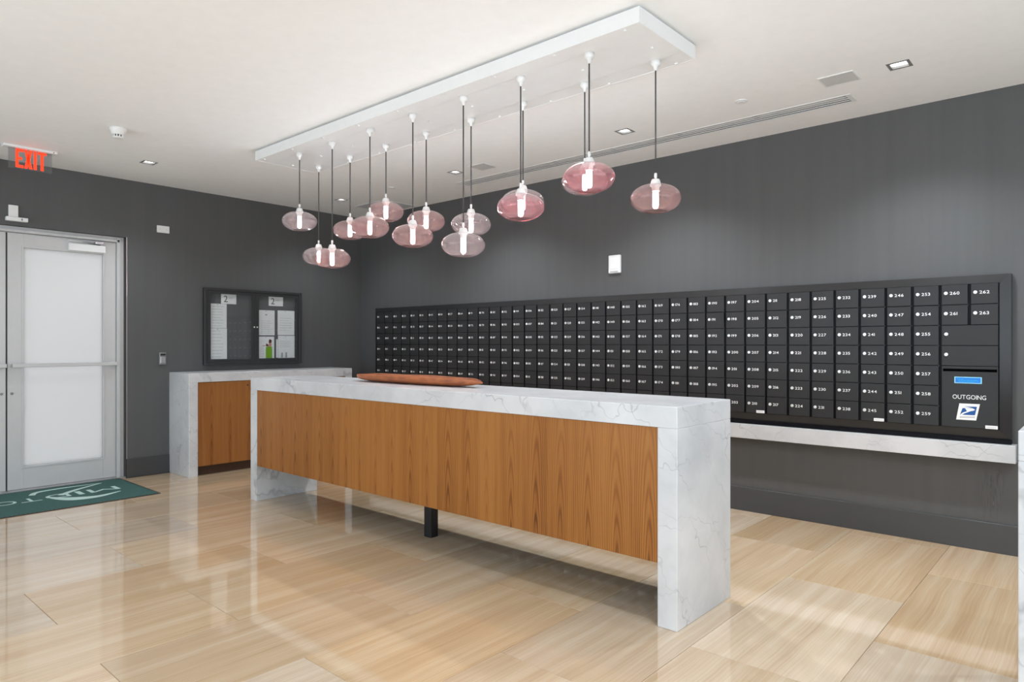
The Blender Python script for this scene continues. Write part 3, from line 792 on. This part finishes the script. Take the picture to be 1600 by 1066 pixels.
# ------------------------------------------------------------------ door mat
mt = thing('door_mat', 'green entrance mat with pale lettering in front of the doors', 'door mat', (0.51, -3.84, 0))
mx0, mx1, my0, my1 = 0.004, 1.014, -4.76, -2.925
box('carpet', 'doormat', (mx0+0.014, mx1-0.014, my0+0.014, my1-0.014, 0.0005, 0.008), mt, 0.002)
mb = MB()
mb.box(mx0, mx1, my0, my0+0.014, 0.0005, 0.006); mb.box(mx0, mx1, my1-0.014, my1, 0.0005, 0.006); mb.box(mx0, mx0+0.014, my0+0.014, my1-0.014, 0.0005, 0.006); mb.box(mx1-0.014, mx1, my0+0.014, my1-0.014, 0.0005, 0.006)
mb.build('rubber_edge', 'brown_jamb', mt)
def ribbon(mb, pts, z0, z1):
    """flat stroke of changing width, smoothed; pts = (x, y, width)"""
    P = []
    for i in range(len(pts)-1):
        a = pts[max(0, i-1)]; b = pts[i]; c = pts[i+1]; d = pts[min(len(pts)-1, i+2)]
        for k in range(6):
            t = k/6
            P.append([0.5*((2*b[j])+(-a[j]+c[j])*t+(2*a[j]-5*b[j]+4*c[j]-d[j])*t*t+(-a[j]+3*b[j]-3*c[j]+d[j])*t**3) for j in range(3)])
    P.append(list(pts[-1]))
    L, Rr = [], []
    for i, p in enumerate(P):
        q0 = P[max(0, i-1)]; q1 = P[min(len(P)-1, i+1)]
        dx, dy = q1[0]-q0[0], q1[1]-q0[1]; n = math.hypot(dx, dy) or 1
        L.append((p[0]-dy/n*p[2]/2, p[1]+dx/n*p[2]/2)); Rr.append((p[0]+dy/n*p[2]/2, p[1]-dx/n*p[2]/2))
    for i in range(len(P)-1):
        mb.prism([(*L[i], z0), (*Rr[i], z0), (*Rr[i+1], z0), (*L[i+1], z0)], (0, 0, z1-z0))
mb = MB()
ribbon(mb, [(0.27, -3.735, 0.05), (0.155, -3.66, 0.045), (0.118, -3.44, 0.035), (0.131, -3.133, 0.008)], 0.0075, 0.0088)
ribbon(mb, [(0.131, -3.133, 0.010), (0.30, -3.40, 0.045), (0.45, -3.56, 0.055)], 0.0075, 0.0089)
ribbon(mb, [(0.45, -3.66, 0.02), (0.60, -3.60, 0.08), (0.71, -3.50, 0.12), (0.745, -3.34, 0.07), (0.661, -3.142, 0.012)], 0.0075, 0.0090)
mb.build('swoosh', 'mat_letter', mt)
mb = MB()
for ch, ya, yb, xb, cap in (('M', -3.10, -3.345, 0.385, 0.17), ('I', -3.395, -3.44, 0.385, 0.17), ('D', -3.50, -3.68, 0.385, 0.17), ('T', -3.72, -3.87, 0.395, 0.16), ('O', -3.89, -4.06, 0.395, 0.16), ('W', -4.08, -4.32, 0.395, 0.16), ('N', -4.36, -4.54, 0.395, 0.16)):
    g = glyph(ch); k = (ya-yb)/g[2]
    mb.raw(g[0], g[1], lambda p, ya=ya, k=k, xb=xb, cap=cap: (xb+p[1]*cap/CAP, ya-p[0]*k, 0.0092))
mb.build('lettering', 'mat_letter', mt)

# ------------------------------------------------------------------ ceiling fittings
def downlight(x, y, label, watts=55, col=(1, 0.97, 0.92)):
    t = thing('recessed_downlight', label, 'ceiling light', (x, y, H), 'recessed square downlights')
    mb = MB(); a, b = LS-0.002, 0.044
    for d in ((-a, a, -a, -b), (-a, a, b, a), (-a, -b, -b, b), (b, a, -b, b)):
        mb.box(x+d[0], x+d[1], y+d[2], y+d[3], H-0.001, H+0.012)
    mb.build('trim', 'trim_grey', t)
    mb = MB(); mb.box(x-a, x+a, y-a, y+a, H+0.05, H+0.054)
    mb.build('housing', 'white_metal', t)
    box('lens', 'lens', (x-0.043, x+0.043, y-0.043, y+0.043, H+0.014, H+0.018), t)
    L = bpy.data.lights.new('downlight_lamp', 'SPOT'); L.energy = watts; L.color = col; L.spot_size = math.radians(128); L.spot_blend = 0.75; L.shadow_soft_size = 0.06
    o = bpy.data.objects.new('downlight_lamp', L); C.objects.link(o); o.parent = t; o.location = (0, 0, -0.006)
LL = ['recessed square ceiling light in the far corner above the wall counter',
      'recessed square ceiling light left of the small square ceiling grille', 'recessed square ceiling light behind the pendants, above the alarm unit',
      'recessed square ceiling light at far right beside the ceiling grille', 'recessed square ceiling light over the entrance doors']
LL += ['recessed ceiling light in front of the island\'s right end', 'recessed ceiling light behind the right-hand counter', 'recessed ceiling light in front of the right-hand counter']
LL += ['recessed ceiling light %s row behind the viewer, %s from the left' % (a, b) for a in ('in the nearer', 'in the farther') for b in ('first', 'second', 'third', 'fourth')]
for i, (x, y) in enumerate(LAMPS): downlight(x, y, LL[i], (42 if x < 1 else 108 if y > -1 else 74) if y > -3 else 24, (0.88, 0.95, 1.0))

# linear slot diffuser: six lengths, each with four slots between white blades
sd = thing('slot_diffuser', 'long white linear air diffuser with four slots along the ceiling', 'air vent', (4.3, -0.46, H))
x0, x1, y0, y1 = SL
box('plenum', 'black', (x0+0.001, x1-0.001, y0+0.001, y1-0.001, H+0.0005, H+0.012), sd)
mb = MB(); e = 0.014
mb.box(x0, x1, y0, y0+e, H-0.003, H+0.007); mb.box(x0, x1, y1-e, y1, H-0.003, H+0.007); mb.box(x0, x0+0.02, y0+e, y1-e, H-0.003, H+0.007); mb.box(x1-0.03, x1, y0+e, y1-e, H-0.003, H+0.007)
mb.build('outer_frame', 'white_metal', sd)
nseg = 6; sw = 0.022; inner0, inner1 = y0+e, y1-e
bl = ((inner1-inner0)-4*sw)/3
for k in range(nseg):
    a, b = x0+0.02+(x1-x0-0.05)*k/nseg, x0+0.02+(x1-x0-0.05)*(k+1)/nseg
    yy = inner0
    for j in range(4):
        if j < 2: box('deflector', 'slot_grey', (a+0.022, b-0.022, yy+0.001, yy+sw-0.001, H-0.0008, H+0.0004), sd)
        yy += sw
        if j < 3:
            box('blade', 'white_metal', (a, b, yy, yy+bl, H-0.002, H+0.007), sd); yy += bl

def grille(x0, x1, y0, y1, label, n=1):
    t = thing('ceiling_grille', label, 'ceiling grille', ((x0+x1)/2, (y0+y1)/2, H))
    mb = MB(); e = 0.008
    mb.box(x0, x1, y0, y0+e, H-0.005, H-0.0005); mb.box(x0, x1, y1-e, y1, H-0.005, H-0.0005); mb.box(x0, x0+e, y0+e, y1-e, H-0.005, H-0.0005); mb.box(x1-e, x1, y0+e, y1-e, H-0.005, H-0.0005)
    mb.build('frame', 'white_metal', t)
    box('grille_face', 'speaker_grey', (x0+e, x1-e, y0+e, y1-e, H-0.004, H-0.0005), t)
    return t
grille(6.104, 6.312, -0.958, -0.774, 'square ceiling grille at right, next to the rightmost ceiling light')
grille(2.965, 3.165, -0.93, -0.735, 'square ceiling grille behind the middle of the pendants')
ac = grille(0.62, 1.19, -0.54, -0.05, 'large square return air grille in the ceiling near the room corner')
for k in range(22):
    yy = -0.525+k*0.0212
    box('slat', 'slot_grey', (0.632, 1.178, yy, yy+0.008, H-0.0075, H-0.004), ac)

def disc(x, y, label, r=0.045):
    t = thing('sprinkler_cover', label, 'sprinkler', (x, y, H), 'concealed sprinkler covers')
    MB().lathe([(r, -0.0005), (r, -0.004), (r*0.9, -0.006)], (x, y, H), 28).build('cover_disc', 'white_metal', t)
    MB().lathe([(r*0.55, -0.0055), (r*0.5, -0.009)], (x, y, H), 28).build('inner_disc', 'white_metal', t)
disc(5.585, -0.889, 'round white sprinkler cover between the pendants and right grille')
disc(1.737, -0.858, 'round white sprinkler cover above the left part of the mailboxes')

sm = thing('smoke_detector', 'white conical smoke detector on the ceiling near the exit sign', 'smoke detector', (1.75, -3.52, H))
MB().lathe([(0.062, -0.0005), (0.062, -0.014), (0.056, -0.024), (0.046, -0.050), (0.040, -0.054)], (1.75, -3.52, H), 28).build('base', 'white_plastic', sm)
MB().lathe([(0.034, -0.053), (0.034, -0.070)], (1.75, -3.52, H), 28).build('vent_core', 'black', sm)
mb = MB()
for k in range(12):
    a = 2*PI*k/12; cx_, cy_ = 1.75+0.037*math.cos(a), -3.52+0.037*math.sin(a); mb.box(cx_-0.004, cx_+0.004, cy_-0.004, cy_+0.004, H-0.070, H-0.053)
mb.build('vent_ribs', 'white_plastic', sm)
MB().lathe([(0.040, -0.070), (0.036, -0.077), (0.020, -0.080)], (1.75, -3.52, H), 28).build('cap', 'white_plastic', sm)

ex = thing('exit_sign', 'clear edge-lit sign with red EXIT letters hanging from the ceiling', 'sign', (0.63, -3.82, H))
box('housing', 'white_metal', (0.560, 0.640, -4.015, -3.632, H-0.022, H-0.0005), ex, 0.004)
pn = box('clear_panel', 'acrylic', (0.597, 0.603, -3.975, -3.664, 2.838, H-0.022), ex)
MB().lathe([(0.005, 0), (0.003, 0.002)], (0.640, -3.66, H-0.013), 10, axis='x').build('indicator', 'print_red', ex)
lt = MB(); X = 0.6035; za, zb = 2.850, 3.006; st = 0.026
def lb(y0, y1, z0, z1): lt.box(X, X+0.002, y0, y1, z0, z1)
wE = 0.046; y = -3.926
lb(y, y+st*0.85, za, zb); lb(y+st*0.85, y+wE+0.01, zb-0.022, zb); lb(y+st*0.85, y+wE, (za+zb)/2-0.011, (za+zb)/2+0.011); lb(y+st*0.85, y+wE+0.01, za, za+0.022)
y = -3.866
for s0, s1 in ((y, y+0.036), (y+0.036, y)):
    lt.prism([(X, s0, zb), (X, s0+0.024, zb), (X, s1+0.024, za), (X, s1, za)], (0.0021, 0, 0))
y = -3.798; lb(y, y+0.022, za, zb)
y = -3.768; lb(y, y+0.062, zb-0.022, zb); lb(y+0.020, y+0.042, za, zb-0.022)
ltm = lt.build('letters', 'exit_red', ex); ltm.parent = pn
bm = bmesh.new(); bm.from_mesh(ltm.data); bmesh.ops.recalc_face_normals(bm, faces=bm.faces[:]); bm.to_mesh(ltm.data); bm.free()

# ------------------------------------------------------------------ pendant canopy and the fifteen pendants
kx0, kx1, ky0, ky1, kz0, kz1 = 1.985, 5.765, -2.525, -1.930, 2.938, 3.018
cn = thing('pendant_canopy', 'long flat white canopy box on the ceiling carrying the pendants', 'light canopy', (3.87, -2.23, H))
box('mounting_plate', 'white_metal', (kx0+0.03, kx1-0.03, ky0+0.03, ky1-0.03, kz1, H-0.0005), cn)
mb = MB(); e = 0.012
mb.box(kx0, kx1, ky0, ky0+e, kz0, kz1); mb.box(kx0, kx1, ky1-e, ky1, kz0, kz1); mb.box(kx0, kx0+e, ky0+e, ky1-e, kz0, kz1); mb.box(kx1-e, kx1, ky0+e, ky1-e, kz0, kz1); mb.box(kx0+e, kx1-e, ky0+e, ky1-e, kz1-0.01, kz1)
mb.build('side_frame', 'white_metal', cn, 0.001)
for a, b in ((ky0+e, -2.3902), (-2.3898, -2.0652), (-2.0648, ky1-e)):
    box('bottom_panel', 'white_metal', (kx0+e, kx1-e, a, b, kz0+0.0015, kz0+0.008), cn)
cap_me = MB().lathe([(0.010, 0), (0.010, -0.005), (0.007, -0.008)], (0, 0, 0), 12).mesh('screw_cap', 'white_plastic')
for k in range(9):
    for yy in (ky0+0.030, -2.228, ky1-0.030):
        inst('screw_cap', cap_me, (kx0+0.10+k*(kx1-kx0-0.20)/8, yy, kz0+0.0015), cn)

NSEG = 48
def glass_profile():
    pr = []
    ztop, R, hh = 0.072, 0.140, 0.078
    for k in range(19):                  # from the neck over the shoulder to the open underside
        a = math.radians(78-8.05*k)      # 78 .. -67
        r = R*math.cos(a)**0.80; z = hh*math.copysign(abs(math.sin(a))**1.05, math.sin(a))
        pr.append((r, z))
    return pr
GP = glass_profile()
r_end, z_end = GP[-1]
GP += [(r_end-0.006, z_end+0.001), (r_end-0.009, z_end+0.006)]
glass_me = {k: MB().lathe(GP, (0, 0, 0), NSEG, cap=False).mesh('glass_shade', m_) for k, m_ in SMOKE.items()}
sock_me = MB().lathe([(0.008, 0.108), (0.020, 0.107), (0.024, 0.100), (0.030, 0.078), (0.031, 0.070), (0.022, 0.066), (0.019, 0.040)], (0, 0, 0), 20).mesh('socket', 'white_plastic')
grip_me = MB().lathe([(0.0055, 0.142), (0.0080, 0.138), (0.0078, 0.122), (0.0060, 0.108)], (0, 0, 0), 12).mesh('cord_grip', 'white_plastic')
bulb_me = MB().lathe([(0.010, 0.040), (0.0145, 0.030), (0.0150, -0.040), (0.012, -0.050), (0.004, -0.055)], (0, 0, 0), 16).mesh('bulb', 'bulb')
capm = MB().lathe([(0.027, 0.0), (0.027, -0.020), (0.024, -0.028), (0.012, -0.034), (0.009, -0.050), (0.005, -0.056)], (0, 0, 0), 20).mesh('ceiling_cup', 'white_plastic')
def pendant(x, y, zc, tint, label):
    t = thing('pendant_lamp', label, 'pendant light', (x, y, zc), 'smoked glass pendants over the island')
    inst('ceiling_cup', capm, (x, y, kz0+0.0012), t)
    MB().tube((x, y, zc+0.135), (x, y, kz0-0.045), 0.0042, 8).build('cord', 'cord', t)
    inst('cord_grip', grip_me, (x, y, zc), t)
    sk = inst('socket', sock_me, (x, y, zc), t)
    inst('bulb', bulb_me, (x, y, zc), sk)
    inst('glass_shade', glass_me[tint], (x, y, zc), t)
    return t
FRONT = [(2.466, 2.376, 'grey'), (2.938, 2.030, 'rose'), (3.422, 2.220, 'rose'), (3.905, 2.104, 'rose'), (4.400, 1.995, 'grey'), (4.883, 2.171, 'plum'), (5.373, 2.265, 'plum')]
BACK = [(2.239, 2.136, 'grey'), (2.710, 2.316, 'rose'), (3.192, 2.409, 'rose'), (3.672, 2.276, 'rose'), (4.144, 2.197, 'grey'), (4.621, 2.288, 'grey'), (5.112, 2.343, 'grey'), (5.593, 2.173, 'rose')]
FL = ['leftmost smoked glass pendant, hanging high in the front row', 'second front-row pendant from the left, hanging low', 'third front-row pendant from the left, in front of the corner',
      'fourth front-row pendant from the left, above the tray', 'fifth front-row pendant, the lowest hanging of all', 'sixth front-row pendant, plum glass, hiding one behind it', 'front-row pendant nearest the viewer, large plum glass, second from right']
BL = ['low grey-glass pendant half hidden at far left, first of back row', 'second back-row pendant from the left, over the room corner', 'third back-row pendant from the left, hung high near the ceiling',
      'fourth back-row pendant from the left, pinkish glass', 'fifth back-row pendant, grey glass above the lowest pendant', 'sixth back-row pendant, mostly hidden behind a plum pendant', 'seventh back-row pendant, almost hidden behind the large plum pendant', 'rightmost smoked glass pendant, alone against the charcoal wall']
for (x, z, c), l in zip(FRONT, FL): pendant(x, -2.39, z, c, l)
for (x, z, c), l in zip(BACK, BL): pendant(x, -2.065, z, c, l)
